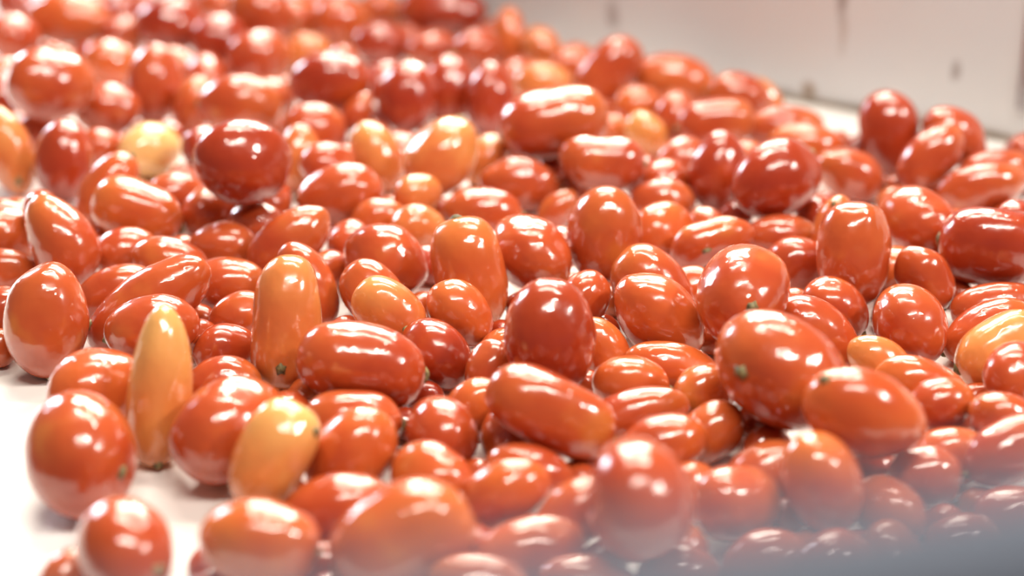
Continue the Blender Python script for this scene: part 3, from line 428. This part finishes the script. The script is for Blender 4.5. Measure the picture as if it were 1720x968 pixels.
(-0.1642,1.2882,0.0251, 0.087,0.43,0.899, 0.0175,0.0266, 'O','e', -0.11,0.03,-0.99, 'orange egg-shaped tomato standing upright low in the heap midway'),
(0.027,1.4633,0.0247, 1.0,0.0,0.0, 0.0204,0.0262, 'O','e', -0.08,0.04,-1.0, 'orange round tomato lying flat between the yellow-olive and large light orange ones'),
(0.0547,1.5304,0.0207, 0.853,0.513,0.099, 0.0184,0.0236, 'o','e', -0.05,-0.03,-1.0, 'orange-red round tomato lying flat between the yellow-olive and waisted ones, nearer the guard'),
(0.0058,1.4987,0.0183, 0.651,0.757,0.055, 0.0183,0.0234, 'r','e', -0.0,-0.0,-1.0, 'red round tomato lying flat between the yellow-olive and large light orange ones, farther from guard'),
(0.2296,0.7637,0.0218, 0.898,0.397,-0.19, 0.0174,0.0223, 'r','e', -0.04,-0.03,1.0, 'red round tomato lying flat between the very large scarred and largest round ones'),
(0.1914,0.7509,0.0196, -0.278,0.855,0.438, 0.0175,0.0224, 'r','e', 0.07,0.06,1.0, 'red round tomato tilted low in the heap on the rail side'),
(0.2229,0.8281,0.0221, 1.0,0.0,0.0, 0.0164,0.021, 'r','e', -0.0,-0.01,-1.0, 'red round tomato between the very large scarred and wedged golden ones, nearer the guard'),
(0.1272,0.7519,0.0185, 0.94,0.148,0.309, 0.0179,0.0236, 'r','e', -0.02,0.05,-1.0, 'red egg-shaped tomato lying flat between the largest round and very large scarred ones'),
(0.158,0.7321,0.0331, 0.739,0.608,-0.291, 0.0173,0.0222, 'r','e', -0.04,-0.0,1.0, 'red round tomato lying flat between the largest round and very large scarred ones'),
(0.0823,0.7389,0.0179, 0.955,0.266,-0.127, 0.0178,0.0227, 'r','e', 0.1,0.15,0.98, 'red round tomato lying flat touching the largest round one'),
(0.261,0.7931,0.0182, 0.985,0.075,0.157, 0.018,0.0232, 'r','e', 0.0,-0.14,-0.99, 'red round tomato between the very large scarred and wedged golden ones, farther from guard'),
(0.2432,0.8579,0.0168, 1.0,0.0,0.0, 0.0168,0.0226, 'o','e', -0.0,-0.06,-1.0, 'orange-red egg-shaped tomato lying flat between the very large scarred and wedged golden ones'),
(-0.3701,1.1886,0.0164, -0.996,0.022,-0.082, 0.0163,0.0227, 'r','e', -0.09,-0.01,1.0, 'red egg-shaped tomato lying flat between the olive-tipped and cone-shaped ones'),
(-0.2696,1.4998,0.0196, -0.218,0.971,0.095, 0.0195,0.0267, 'r','e', -0.07,0.05,1.0, 'red egg-shaped tomato lying flat between the pale cream and olive-tipped ones, farther from guard'),
(-0.49,1.7189,0.0189, 0.926,0.103,-0.363, 0.0182,0.0227, 'd','e', -0.08,-0.08,-0.99, 'deep red round tomato tilted between the olive-tipped and pale cream ones'),
(-0.4271,1.4174,0.0324, 0.009,0.966,0.259, 0.0191,0.0233, 'd','e', -0.0,-0.07,1.0, 'deep red round tomato lying flat low in the heap midway'),
(-0.2821,1.6531,0.0161, -0.254,0.964,0.077, 0.0161,0.0228, 'd','e', -0.01,-0.01,1.0, 'deep red egg-shaped tomato lying flat low in the heap on the guard side'),
(-0.3258,1.3253,0.0184, 0.274,0.743,-0.611, 0.017,0.0204, 'r','e', 0.02,0.11,0.99, 'red round tomato tilted touching the pale cream one'),
(-0.1117,1.4612,0.0228, 0.708,0.472,0.525, 0.0205,0.028, 'd','e', 0.04,0.06,1.0, 'deep red egg-shaped tomato tilted low in the heap on the guard side'),
(-0.383,1.7016,0.0163, 0.064,0.967,-0.248, 0.016,0.0202, 'd','e', 0.04,-0.07,1.0, 'deep red round tomato lying flat between the pale cream and olive-tipped ones'),
(0.0463,1.0248,0.0333, 0.458,0.738,0.495, 0.016,0.0204, 'r','e', 0.0,0.1,-1.0, 'red round tomato tilted between the upright deep red and round scarred ones'),
(0.1332,1.3033,0.0179, 0.818,0.53,0.226, 0.0177,0.0222, 'r','e', 0.03,0.02,1.0, 'red round tomato lying flat between the yellow-olive and waisted ones'),
(-0.3003,1.5322,0.0182, -0.89,0.139,0.435, 0.0165,0.0239, 'o','e', 0.01,-0.02,-1.0, 'orange-red egg-shaped tomato tilted low in the heap on the guard side'),
(-0.3879,1.3708,0.0164, 0.669,0.742,0.038, 0.0164,0.0214, 'r','e', -0.03,0.01,1.0, 'red egg-shaped tomato lying flat between the olive-tipped and pale cream ones, farther from guard'),
(-0.2872,1.7059,0.0213, 0.762,0.39,-0.517, 0.0202,0.0242, 'o','e', 0.02,0.11,0.99, 'orange-red round tomato tilted between the pale cream and olive-tipped ones'),
(0.2214,1.1976,0.0158, -0.368,0.926,-0.085, 0.0158,0.019, 'd','e', 0.0,-0.01,1.0, 'deep red round tomato lying flat between the bent and long upright red ones'),
(0.1803,1.293,0.0192, -0.383,0.669,-0.637, 0.0177,0.0213, 'o','e', -0.07,-0.04,-1.0, 'orange-red round tomato tilted between the yellow-olive and pear-shaped ones'),
(0.2578,1.0987,0.0178, 0.957,0.087,0.278, 0.0175,0.0215, 'o','e', 0.03,-0.0,-1.0, 'orange-red round tomato lying flat touching the long upright red one'),
(-0.3283,1.0281,0.0189, -0.988,0.138,-0.069, 0.0189,0.0268, 'r','e', -0.05,0.03,1.0, 'red egg-shaped tomato lying flat between the cone-shaped and stem-tipped ones, farther from guard'),
(-0.0878,1.3237,0.0173, -0.146,0.989,-0.004, 0.0173,0.0212, 'r','e', 0.02,0.01,1.0, 'red round tomato lying flat between the large light orange and waisted ones'),
(-0.3759,1.7391,0.0172, -0.847,0.515,0.136, 0.0171,0.0226, 'r','e', -0.06,-0.02,1.0, 'red egg-shaped tomato lying flat between the pale cream and olive-tipped ones, nearer the guard'),
(-0.1149,1.1489,0.0163, -0.099,0.994,0.047, 0.0162,0.0213, 'r','e', 0.02,-0.0,1.0, 'red egg-shaped tomato between the large deep red and large light orange ones, farther from guard'),
(-0.4476,1.4984,0.0185, 0.835,0.55,-0.022, 0.0185,0.0266, 'r','e', 0.07,0.1,0.99, 'red egg-shaped tomato lying flat between the olive-tipped and pale cream ones, nearer the guard'),
(-0.002,0.881,0.0177, 0.4,0.736,0.547, 0.0156,0.0218, 'r','e', 0.02,0.02,1.0, 'red egg-shaped tomato tilted touching the long slanted one'),
(-0.2377,1.2894,0.0349, 0.303,0.952,-0.05, 0.0164,0.0206, 'd','e', -0.09,0.1,0.99, 'deep red round tomato lying flat touching the pale cream one'),
(0.2519,0.7316,0.0185, -0.959,0.122,-0.254, 0.0182,0.0232, 'd','e', 0.08,0.0,1.0, 'deep red round tomato lying flat low in the heap on the rail side'),
(-0.1804,1.2188,0.0183, -0.17,0.986,-0.002, 0.0183,0.0241, 'r','e', -0.01,0.05,1.0, 'red egg-shaped tomato between the large deep red and large light orange ones, nearer the guard'),
(-0.3256,1.7519,0.0167, -0.321,0.859,0.4, 0.0155,0.0219, 'r','e', -0.02,-0.03,1.0, 'red egg-shaped tomato tilted low in the heap on the guard side'),
(-0.1949,1.7193,0.0187, 0.824,0.416,-0.385, 0.0177,0.0234, 'r','e', 0.08,0.03,1.0, 'red egg-shaped tomato tilted between the pale cream and yellow-olive ones'),
(-0.4056,1.5432,0.0168, 0.409,0.778,-0.476, 0.0158,0.0199, 'r','e', 0.07,-0.06,1.0, 'red round tomato tilted between the pale cream and olive-tipped ones'),
(0.1411,1.1754,0.0149, -0.496,0.715,0.493, 0.0138,0.018, 'r','e', 0.1,0.06,0.99, 'small red egg-shaped tomato tilted touching the bent bean-shaped one'),
(0.1202,1.0773,0.0153, -0.906,0.4,-0.139, 0.0152,0.0189, 'o','e', -0.2,-0.06,0.98, 'orange-red round tomato lying flat touching the bent bean-shaped one'),
(-0.1302,0.9109,0.0135, -0.143,0.986,-0.087, 0.0134,0.0192, 'r','e', -0.03,-0.01,1.0, 'small red egg-shaped tomato lying flat touching the large blocky one'),
(0.1446,0.8709,0.0134, 0.773,0.512,-0.375, 0.0129,0.0159, 'r','e', -0.05,0.01,1.0, 'small red round tomato tilted touching the very large scarred one'),
(0.0452,0.7555,0.0131, 0.472,0.848,0.239, 0.0129,0.0156, 'd','e', 0.03,0.02,1.0, 'small deep red round tomato lying flat touching the largest round one'),
(0.1455,0.8994,0.0132, -0.989,0.049,0.137, 0.0131,0.0161, 'd','e', 0.03,-0.03,1.0, 'small deep red round tomato lying flat touching the very large scarred one'),
(-0.2468,1.2673,0.0132, 0.643,0.729,-0.234, 0.013,0.0173, 'r','e', 0.15,-0.04,0.99, 'small red egg-shaped tomato lying flat between the pale cream and large deep red ones'),
(0.0344,1.2992,0.0129, 0.824,0.563,0.067, 0.0129,0.018, 'd','e', -0.03,0.02,1.0, 'small deep red egg-shaped tomato lying flat between the waisted and yellow-olive ones'),
(0.0813,1.3815,0.0138, 0.984,0.047,-0.169, 0.0136,0.0182, 'o','e', 0.06,-0.05,1.0, 'small orange-red egg-shaped tomato lying flat touching the yellow-olive one'),
(-0.0191,1.6195,0.0167, 0.163,0.915,0.369, 0.0156,0.0224, 'r','e', 0.08,-0.07,0.99, 'red egg-shaped tomato tilted between the yellow-olive and large light orange ones'),
(0.2869,1.2295,0.0129, -0.93,0.281,-0.239, 0.0127,0.0155, 'o','e', -0.01,0.05,1.0, 'small orange-red round tomato lying flat between the pear-shaped and long upright red ones'),
(0.096,0.8258,0.0165, 0.848,0.505,-0.159, 0.0134,0.0182, 'o','e', 0.05,0.05,-1.0, 'small orange-red egg-shaped tomato lying flat low in the heap on the rail side'),
(-0.0052,0.989,0.014, 0.895,0.36,0.262, 0.0138,0.0168, 'r','e', 0.02,0.0,1.0, 'small red round tomato lying flat between the upright deep red and slanting orange ones'),
(0.3485,1.1243,0.0434, 0.845,0.209,-0.492, 0.0145,0.0186, 'd','e', 0.07,-0.02,1.0, 'deep red round tomato tilted on top of the heap on the guard side'),
(0.0357,1.135,0.0193, -0.281,0.914,0.292, 0.0132,0.0184, 'r','e', -0.09,-0.04,0.99, 'small red egg-shaped tomato lying flat between the bent and waisted ones'),
(-0.0566,1.1171,0.0138, -0.839,0.534,0.103, 0.0138,0.0176, 'd','e', -0.02,0.05,1.0, 'small deep red round tomato lying flat between the slanting orange and large light orange ones'),
(-0.2812,1.3707,0.0131, 0.65,0.677,-0.344, 0.0127,0.0154, 'd','e', 0.07,0.02,1.0, 'small deep red round tomato tilted between the pale cream and olive-tipped ones'),
(-0.3265,1.1424,0.0446, -0.401,0.908,0.119, 0.0128,0.0178, 'r','e', -0.08,0.01,-1.0, 'small red egg-shaped tomato lying flat touching the cone-shaped one'),
(-0.1149,1.4134,0.0131, 0.282,0.895,0.346, 0.0128,0.0154, 'd','e', -0.11,0.07,0.99, 'small deep red round tomato between the large light orange and pale cream ones, nearer guard'),
(0.1991,0.8528,0.0134, -0.29,0.957,0.009, 0.0134,0.0177, 'r','e', 0.02,0.03,-1.0, 'small red egg-shaped tomato lying flat between the very large scarred and round scarred ones'),
(0.2777,1.3392,0.013, 0.772,0.635,0.037, 0.0129,0.0167, 'd','e', 0.07,-0.05,1.0, 'small deep red round tomato lying flat touching the pear-shaped one'),
(-0.4152,1.754,0.0135, -0.11,0.97,-0.218, 0.0132,0.0178, 'r','e', -0.01,-0.01,1.0, 'small red egg-shaped tomato lying flat between the pale cream and olive-tipped ones'),
(-0.131,1.3196,0.0127, 0.066,0.991,-0.115, 0.0126,0.0158, 'o','e', 0.05,-0.04,1.0, 'small orange-red round tomato lying flat between the large light orange and pale cream ones'),
(-0.0979,1.6243,0.0145, -0.733,0.67,0.114, 0.0144,0.0204, 'r','e', -0.01,0.05,1.0, 'small red egg-shaped tomato lying flat between the yellow-olive and pale cream ones'),
(-0.0202,0.7716,0.0135, -0.777,0.625,0.076, 0.0134,0.019, 'r','e', -0.05,0.03,-1.0, 'small red egg-shaped tomato lying flat between the very large orange-red and largest round ones'),
(0.0888,0.7713,0.0135, -0.049,0.857,0.514, 0.0126,0.0155, 'o','e', -0.02,0.08,1.0, 'small orange-red round tomato tilted between the largest round and long slanted ones'),
(0.0009,1.3302,0.0144, -0.232,0.97,0.069, 0.0144,0.0182, 'd','e', -0.03,0.09,1.0, 'small deep red round tomato lying flat between the large light orange and waisted ones'),
(-0.1246,1.1072,0.0147, 0.253,0.9,-0.356, 0.0139,0.0192, 'r','e', 0.06,-0.03,1.0, 'small red egg-shaped tomato tilted low in the heap midway'),
(-0.1525,1.5307,0.0242, -0.394,0.837,-0.38, 0.0142,0.0193, 'o','e', -0.07,-0.05,1.0, 'small orange-red egg-shaped tomato tilted between the pale cream and large light orange ones'),
(-0.4199,1.5756,0.0134, -0.87,0.085,0.485, 0.012,0.017, 'o','e', 0.01,0.0,-1.0, 'small orange-red egg-shaped tomato tilted between the olive-tipped and pale cream ones'),
(0.0374,0.8429,0.0105, -0.622,0.775,0.108, 0.0104,0.0128, 'r','e', 0.03,-0.08,-1.0, 'small red round tomato between the long slanted and upright deep red ones, nearer the guard'),
(0.0055,1.0557,0.0123, -0.538,0.742,-0.4, 0.0098,0.0134, 'd','e', -0.01,-0.05,1.0, 'small deep red egg-shaped tomato tilted low in the heap midway'),
(0.163,1.2016,0.0127, -0.634,0.489,-0.599, 0.0115,0.0146, 'd','e', -0.0,-0.01,1.0, 'small deep red round tomato tilted between the bent and waisted ones'),
(0.2615,0.8808,0.0101, -0.401,0.882,-0.248, 0.01,0.0123, 'd','e', 0.1,0.06,0.99, 'small deep red round tomato lying flat between the wedged golden and very large scarred ones'),
(-0.0932,0.7384,0.0104, -0.021,0.902,-0.431, 0.0099,0.0124, 'd','e', -0.0,-0.03,1.0, 'small deep red round tomato tilted touching the very large orange-red one'),
(-0.2312,1.1497,0.0108, 0.61,0.682,-0.403, 0.0104,0.0126, 'o','e', -0.02,-0.12,0.99, 'small orange-red round tomato tilted between the large deep red and cone-shaped ones'),
(0.0468,0.9494,0.0104, 0.844,0.326,-0.425, 0.0096,0.0137, 'r','e', 0.05,0.1,0.99, 'small red egg-shaped tomato tilted touching the upright deep red one'),
(-0.1986,1.0082,0.0131, 0.583,0.614,-0.532, 0.0123,0.015, 'r','e', -0.05,0.03,1.0, 'small red round tomato tilted touching the one with a dried stem tip'),
(0.2326,1.2328,0.0097, -0.994,0.072,-0.087, 0.0097,0.0118, 'd','e', 0.05,-0.01,1.0, 'small deep red round tomato lying flat between the pear-shaped and bent ones'),
(-0.2556,1.2966,0.0093, 0.808,0.589,-0.006, 0.0093,0.0121, 'o','e', 0.15,0.05,-0.99, 'small orange-red egg-shaped tomato lying flat touching the pale cream one'),
(-0.193,1.3975,0.0103, 0.915,0.218,-0.34, 0.0099,0.0126, 'r','e', 0.01,-0.02,1.0, 'small red round tomato tilted between the pale cream and large light orange ones'),
(-0.0617,0.9038,0.0102, -0.886,0.353,0.3, 0.01,0.0127, 'd','e', 0.1,-0.03,0.99, 'small deep red round tomato lying flat between the large blocky and upright deep red ones'),
(0.2274,0.7997,0.0118, -0.44,0.63,-0.641, 0.01,0.0139, 'r','e', -0.09,-0.01,1.0, 'small red egg-shaped tomato tilted low in the heap on the rail side'),
(-0.1239,0.9423,0.01, 0.914,0.288,0.285, 0.0097,0.0123, 'o','e', -0.01,-0.03,1.0, 'small orange-red round tomato lying flat touching the long orange upright one'),
(-0.2974,1.1682,0.0098, -0.393,0.88,-0.266, 0.0095,0.0129, 'r','e', 0.02,0.05,1.0, 'small red egg-shaped tomato lying flat between the cone-shaped and large deep red ones'),
(0.1482,0.8089,0.01, 0.755,0.21,-0.621, 0.009,0.0113, 'o','e', 0.02,-0.08,1.0, 'small orange-red round tomato tilted between the very large scarred and largest round ones'),
(0.2994,1.0785,0.0097, -0.679,0.734,0.017, 0.0097,0.0133, 'r','e', -0.0,-0.01,1.0, 'small red egg-shaped tomato between the long upright red and wedged golden ones, farther from guard'),
(-0.3658,1.2173,0.011, -0.987,0.141,0.076, 0.011,0.015, 'o','e', -0.13,-0.0,0.99, 'small orange-red egg-shaped tomato lying flat between the olive-tipped and pale cream ones'),
(0.0576,1.0282,0.0098, -0.745,0.667,0.014, 0.0098,0.014, 'd','e', 0.02,0.08,1.0, 'small deep red egg-shaped tomato lying flat between the round scarred and upright deep red ones'),
(-0.052,0.9356,0.0103, -0.92,0.235,-0.313, 0.01,0.0121, 'd','e', -0.11,-0.02,0.99, 'small deep red round tomato lying flat between the large blocky and slanting orange ones'),
(-0.3925,1.5904,0.0113, -0.991,0.049,0.128, 0.0112,0.0155, 'd','e', 0.01,-0.08,-1.0, 'small deep red egg-shaped tomato lying flat between the pale cream and olive-tipped ones'),
(-0.0191,0.8457,0.01, -0.58,0.81,-0.092, 0.0099,0.0121, 'r','e', 0.03,0.02,1.0, 'small red round tomato between the long slanted and upright deep red ones, farther from guard'),
(-0.0592,1.0627,0.0094, 0.587,0.791,-0.17, 0.0093,0.0123, 'o','e', -0.1,0.11,-0.99, 'small orange-red egg-shaped tomato lying flat between the slanting orange and long orange ones'),
(0.0444,1.2596,0.0111, -0.993,0.115,0.018, 0.0111,0.0155, 'r','e', -0.02,0.12,0.99, 'small red egg-shaped tomato lying flat touching the waisted bean-shaped one'),
(0.1309,1.0099,0.0111, -0.846,0.444,-0.295, 0.0107,0.0147, 'r','e', 0.01,-0.07,1.0, 'small red egg-shaped tomato lying flat touching the round scarred one'),
(-0.0053,1.0184,0.0097, -0.684,0.724,0.088, 0.0096,0.013, 'd','e', -0.08,0.02,-1.0, 'small deep red egg-shaped tomato lying flat between the slanting orange and upright deep red ones'),
(-0.0523,1.2241,0.0094, -0.639,0.767,0.062, 0.0094,0.0113, 'r','e', -0.06,0.05,1.0, 'small red round tomato lying flat touching the large light orange one'),
(0.1853,1.0626,0.0107, -0.858,0.382,-0.343, 0.0103,0.0134, 'o','e', -0.04,-0.0,1.0, 'small orange-red round tomato tilted touching the long upright red one'),
(-0.2027,1.0427,0.0096, -0.854,0.434,0.287, 0.0093,0.0123, 'r','e', 0.03,0.06,1.0, 'small red egg-shaped tomato lying flat touching the one with a dried stem tip'),
(0.0422,0.8639,0.0099, -0.802,0.045,0.595, 0.0091,0.0112, 'd','e', -0.03,-0.03,-1.0, 'small deep red round tomato tilted touching the long slanted one'),
(-0.1991,1.4857,0.0118, -0.103,0.949,0.297, 0.0113,0.0158, 'r','e', 0.05,-0.01,1.0, 'small red egg-shaped tomato lying flat between the pale cream and large light orange ones'),
(-0.0911,1.2223,0.0106, -0.685,0.609,-0.4, 0.0101,0.0129, 'r','e', -0.01,-0.05,1.0, 'small red round tomato tilted between the large light orange and large deep red ones'),
(-0.2527,1.5401,0.0115, 0.449,0.864,-0.228, 0.0114,0.0139, 'r','e', -0.06,0.0,-1.0, 'small red round tomato lying flat between the pale cream and olive-tipped ones, nearest the guard'),
(0.0942,1.2719,0.0103, 0.208,0.742,-0.638, 0.009,0.0119, 'd','e', -0.07,-0.0,1.0, 'small deep red egg-shaped tomato tilted touching the waisted bean-shaped one'),
(0.2772,0.936,0.0096, 0.922,0.08,0.378, 0.009,0.0125, 'r','e', -0.03,-0.09,-1.0, 'small red egg-shaped tomato tilted touching the wedged golden one'),
(0.2532,0.8221,0.0092, -0.986,0.135,-0.096, 0.0092,0.0124, 'o','e', -0.03,0.01,1.0, 'small orange-red egg-shaped tomato lying flat between the very large scarred and wedged golden ones'),
(0.1524,0.7773,0.01, 0.68,0.697,-0.227, 0.0099,0.0125, 'o','e', 0.02,0.04,1.0, 'small orange-red round tomato lying flat low in the heap on the rail side'),
(0.0657,1.0677,0.0109, -0.568,0.773,0.282, 0.0106,0.0133, 'o','e', -0.01,-0.05,1.0, 'small orange-red round tomato lying flat between the bent and round scarred ones'),
(-0.0965,0.7613,0.0114, 0.988,0.101,-0.119, 0.0113,0.0154, 'r','e', 0.0,0.1,1.0, 'small red egg-shaped tomato lying flat between the very large orange-red and leaning golden ones'),
(-0.3188,1.3622,0.0091, 0.121,0.993,0.01, 0.0091,0.0116, 'r','e', -0.03,0.1,0.99, 'small red round tomato lying flat between the pale cream and olive-tipped ones, farthest from guard'),
(0.2665,1.3623,0.0098, 0.142,0.9,0.411, 0.0093,0.0122, 'r','e', -0.04,-0.07,1.0, 'small red egg-shaped tomato tilted low in the heap on the guard side'),
(-0.107,1.0141,0.0117, 0.383,0.895,0.226, 0.0115,0.0149, 'r','e', -0.01,0.12,0.99, 'small red egg-shaped tomato lying flat touching the slanting orange one'),
(0.0408,1.0833,0.0119, -0.492,0.764,-0.418, 0.0109,0.0138, 'o','e', -0.06,-0.04,1.0, 'small orange-red round tomato tilted between the bent and slanting orange ones'),
(0.3234,1.2654,0.0091, 0.284,0.955,0.084, 0.0091,0.0117, 'r','e', -0.1,0.01,0.99, 'small red round tomato lying flat between the pear-shaped and long upright red ones'),
(-0.4092,1.3922,0.0128, 0.349,0.49,-0.799, 0.0109,0.0138, 'r','e', 0.02,0.04,1.0, 'small red round tomato standing upright low in the heap midway'),
(0.2651,0.902,0.0099, -0.87,0.487,0.077, 0.0099,0.0127, 'r','e', -0.1,0.08,0.99, 'small red round tomato lying flat between the wedged golden and very large scarred ones'),
(-0.3213,0.9973,0.0118, 0.064,0.611,0.789, 0.0104,0.0126, 'o','e', -0.09,0.01,-1.0, 'small orange-red round tomato standing upright low in the heap on the rail side'),
(0.3023,1.1056,0.009, 0.077,0.996,-0.046, 0.009,0.0128, 'r','e', 0.03,0.01,1.0, 'small red egg-shaped tomato between the long upright red and wedged golden ones, nearer the guard'),
(0.1813,0.7799,0.0098, 0.873,0.243,-0.423, 0.0092,0.012, 'd','e', 0.01,0.01,1.0, 'small deep red egg-shaped tomato tilted low in the heap on the rail side'),
(-0.1563,0.7624,0.0093, 0.379,0.917,0.127, 0.0093,0.0121, 'r','e', -0.11,-0.18,0.98, 'small red round tomato lying flat between the leaning golden and very large orange-red ones'),
(-0.3062,1.3879,0.0091, 0.073,0.993,0.091, 0.0091,0.0115, 'r','e', -0.1,0.02,1.0, 'small red round tomato lying flat between the pale cream and olive-tipped ones, at middle distance'),
(-0.033,1.2361,0.0114, 0.826,0.442,-0.35, 0.0109,0.0141, 'o','e', 0.02,-0.02,-1.0, 'small orange-red round tomato tilted touching the large light orange one'),
(-0.1181,0.8239,0.0097, -0.009,0.878,0.479, 0.0091,0.0115, 'd','e', 0.07,-0.04,1.0, 'small deep red round tomato tilted touching the leaning golden one'),
(0.2949,1.269,0.0092, -0.985,0.154,-0.083, 0.0092,0.0115, 'r','e', 0.04,0.02,1.0, 'small red round tomato lying flat touching the pear-shaped one'),
(0.2161,0.736,0.0107, -0.574,0.571,-0.587, 0.0095,0.0119, 'o','e', -0.04,0.06,1.0, 'small orange-red round tomato tilted between the largest round and very large scarred ones'),
(0.1038,1.3058,0.0101, 0.222,0.975,-0.014, 0.0101,0.0145, 'd','e', -0.05,-0.06,1.0, 'small deep red egg-shaped tomato lying flat between the yellow-olive and waisted ones'),
(0.08,1.4348,0.0107, 0.769,0.321,-0.553, 0.0093,0.0132, 'o','e', -0.06,0.0,1.0, 'small orange-red egg-shaped tomato tilted between the yellow-olive and waisted ones'),
(-0.0558,0.7713,0.0111, -0.768,0.64,0.023, 0.0111,0.0139, 'd','e', 0.06,0.11,0.99, 'tomato buried beneath others between the very large orange-red and leaning golden ones'),
(0.2448,1.0423,0.0114, -0.194,0.95,0.245, 0.0112,0.0147, 'd','e', 0.1,0.03,-0.99, 'small deep red egg-shaped tomato lying flat touching the long upright red one'),
(0.3169,1.1658,0.0165, -0.126,0.978,0.164, 0.0164,0.0191, 'o','e', 0.01,-0.09,1.0, 'orange-red round tomato lying flat between the long upright red and pear-shaped ones'),
(0.3287,0.9028,0.017, 0.916,0.312,-0.251, 0.0166,0.0217, 'd','e', -0.01,-0.06,1.0, 'tomato buried beneath others between the wedged golden and very large scarred ones'),
(-0.0283,0.7167,0.0115, -0.651,0.731,-0.205, 0.0114,0.0128, 'r','e', -0.1,-0.01,1.0, 'tomato buried beneath others between the very large orange-red and largest round ones'),
(0.0202,0.6898,0.0135, 0.803,0.572,-0.169, 0.0134,0.0152, 'r','e', 0.09,0.04,1.0, 'tomato buried beneath others between the largest round and very large orange-red ones'),
(-0.2248,1.3985,0.0119, 0.896,0.074,-0.438, 0.0117,0.0128, 'r','e', -0.09,-0.03,1.0, 'tomato buried beneath others between the pale cream and olive-tipped ones'),
(-0.4026,1.6715,0.0154, -0.981,0.191,-0.024, 0.0154,0.017, 'o','e', -0.01,-0.0,1.0, 'tomato buried beneath others between the pale cream and olive-tipped ones'),
(-0.3606,1.6469,0.0134, -0.072,0.961,0.267, 0.0133,0.0151, 'r','e', -0.03,0.03,1.0, 'tomato buried beneath others between the pale cream and olive-tipped ones'),
(-0.274,1.613,0.0124, -0.299,0.452,-0.84, 0.0119,0.0126, 'd','e', 0.09,0.0,1.0, 'tomato buried beneath others between the pale cream and olive-tipped ones'),
(-0.2287,1.5587,0.0129, -0.337,0.542,-0.77, 0.0113,0.0139, 'r','e', -0.04,0.02,1.0, 'tomato buried beneath others between the pale cream and olive-tipped ones'),
(-0.0658,1.367,0.0115, 0.57,0.817,0.083, 0.0115,0.0133, 'r','e', 0.04,-0.07,1.0, 'tomato buried beneath others between the large light orange and yellow-olive ones'),
(-0.0606,1.5318,0.0139, -0.34,0.927,0.156, 0.0139,0.0152, 'r','e', -0.0,0.03,1.0, 'small red round tomato lying flat between the yellow-olive and large light orange ones'),
(0.1852,1.4528,0.0123, -0.963,0.017,-0.268, 0.0121,0.0149, 'd','e', -0.03,0.01,1.0, 'tomato buried beneath others between the yellow-olive and pear-shaped ones'),
(0.394,1.2808,0.0128, -0.644,0.693,-0.323, 0.0125,0.0152, 'o','e', -0.05,0.01,1.0, 'tomato buried beneath others between the pear-shaped and long upright red ones'),
(0.3625,1.2036,0.0114, 0.931,0.301,0.205, 0.0113,0.0147, 'r','e', 0.08,0.03,1.0, 'tomato buried beneath others between the pear-shaped and long upright red ones'),
(0.0392,1.4948,0.0136, -0.883,0.284,-0.372, 0.0133,0.0153, 'o','e', -0.13,0.01,0.99, 'tomato buried beneath others between the yellow-olive and waisted ones'),
(-0.3943,1.4361,0.0186, -0.877,0.301,0.374, 0.0182,0.0212, 'd','e', 0.01,0.05,1.0, 'tomato buried beneath others between the olive-tipped and pale cream ones'),
(0.3513,1.1416,0.0158, -0.293,0.863,0.411, 0.0152,0.0182, 'd','e', -0.08,0.04,1.0, 'tomato buried beneath others between the long upright red and pear-shaped ones'),
(0.0105,1.1322,0.0119, -0.646,0.756,-0.109, 0.0119,0.0157, 'r','e', 0.04,-0.08,1.0, 'tomato buried beneath others between the bent and waisted ones'),
(-0.1754,1.521,0.012, 0.966,0.224,0.129, 0.012,0.0129, 'r','e', -0.04,0.05,1.0, 'tomato buried beneath others between the pale cream and large light orange ones'),
(0.136,1.147,0.0116, -0.249,0.626,0.739, 0.0111,0.012, 'd','e', -0.04,-0.04,1.0, 'tomato buried beneath others between the bent and long upright red ones'),
(-0.1127,1.3625,0.0138, 0.729,0.582,0.361, 0.0136,0.0152, 'd','e', 0.0,-0.05,1.0, 'small deep red round tomato between the large light orange and pale cream ones, farther off'),
(-0.1341,1.2907,0.0119, 0.627,0.76,-0.171, 0.0118,0.0143, 'd','e', -0.06,0.09,0.99, 'tomato buried beneath others between the large light orange and large deep red ones'),
(-0.0352,1.1575,0.0136, 0.279,0.921,0.271, 0.0132,0.0176, 'd','e', -0.05,0.04,1.0, 'tomato buried beneath others between the large light orange and waisted ones'),
]
def build_tomato(i, row, shared):
    x, y, z, ax, ay, az, B, A, c, kind, nx, ny, nz_, label = row
    sh = Shape(kind, B, A, 1000 + i)
    o = bpy.data.objects.new('tomato', None); COL.objects.link(o); o.empty_display_size = 0.01
    mesh_obj('skin', sh.at(DIRS), FACES, TM[c], o, True)
    q = Vector((0, 0, 1)).rotation_difference(Vector((ax, ay, az)).normalized())
    o.rotation_mode = 'QUATERNION'; o.rotation_quaternion = q; o.location = (x, y, z)
    tag(o, label, 'tomato', shared)
    vs, fs = scar_mesh(sh, (nx, ny, nz_), B, i)
    mesh_obj('stem_scar', vs, fs, m_scar, o, True)
    return o
count = {}
for row in TOMATOES: count[row[-1]] = count.get(row[-1], 0) + 1
for i, row in enumerate(TOMATOES):
    build_tomato(i, row, ('look-alikes: ' + row[-1]) if count[row[-1]] > 1 else 'tomatoes heaped on the belt')
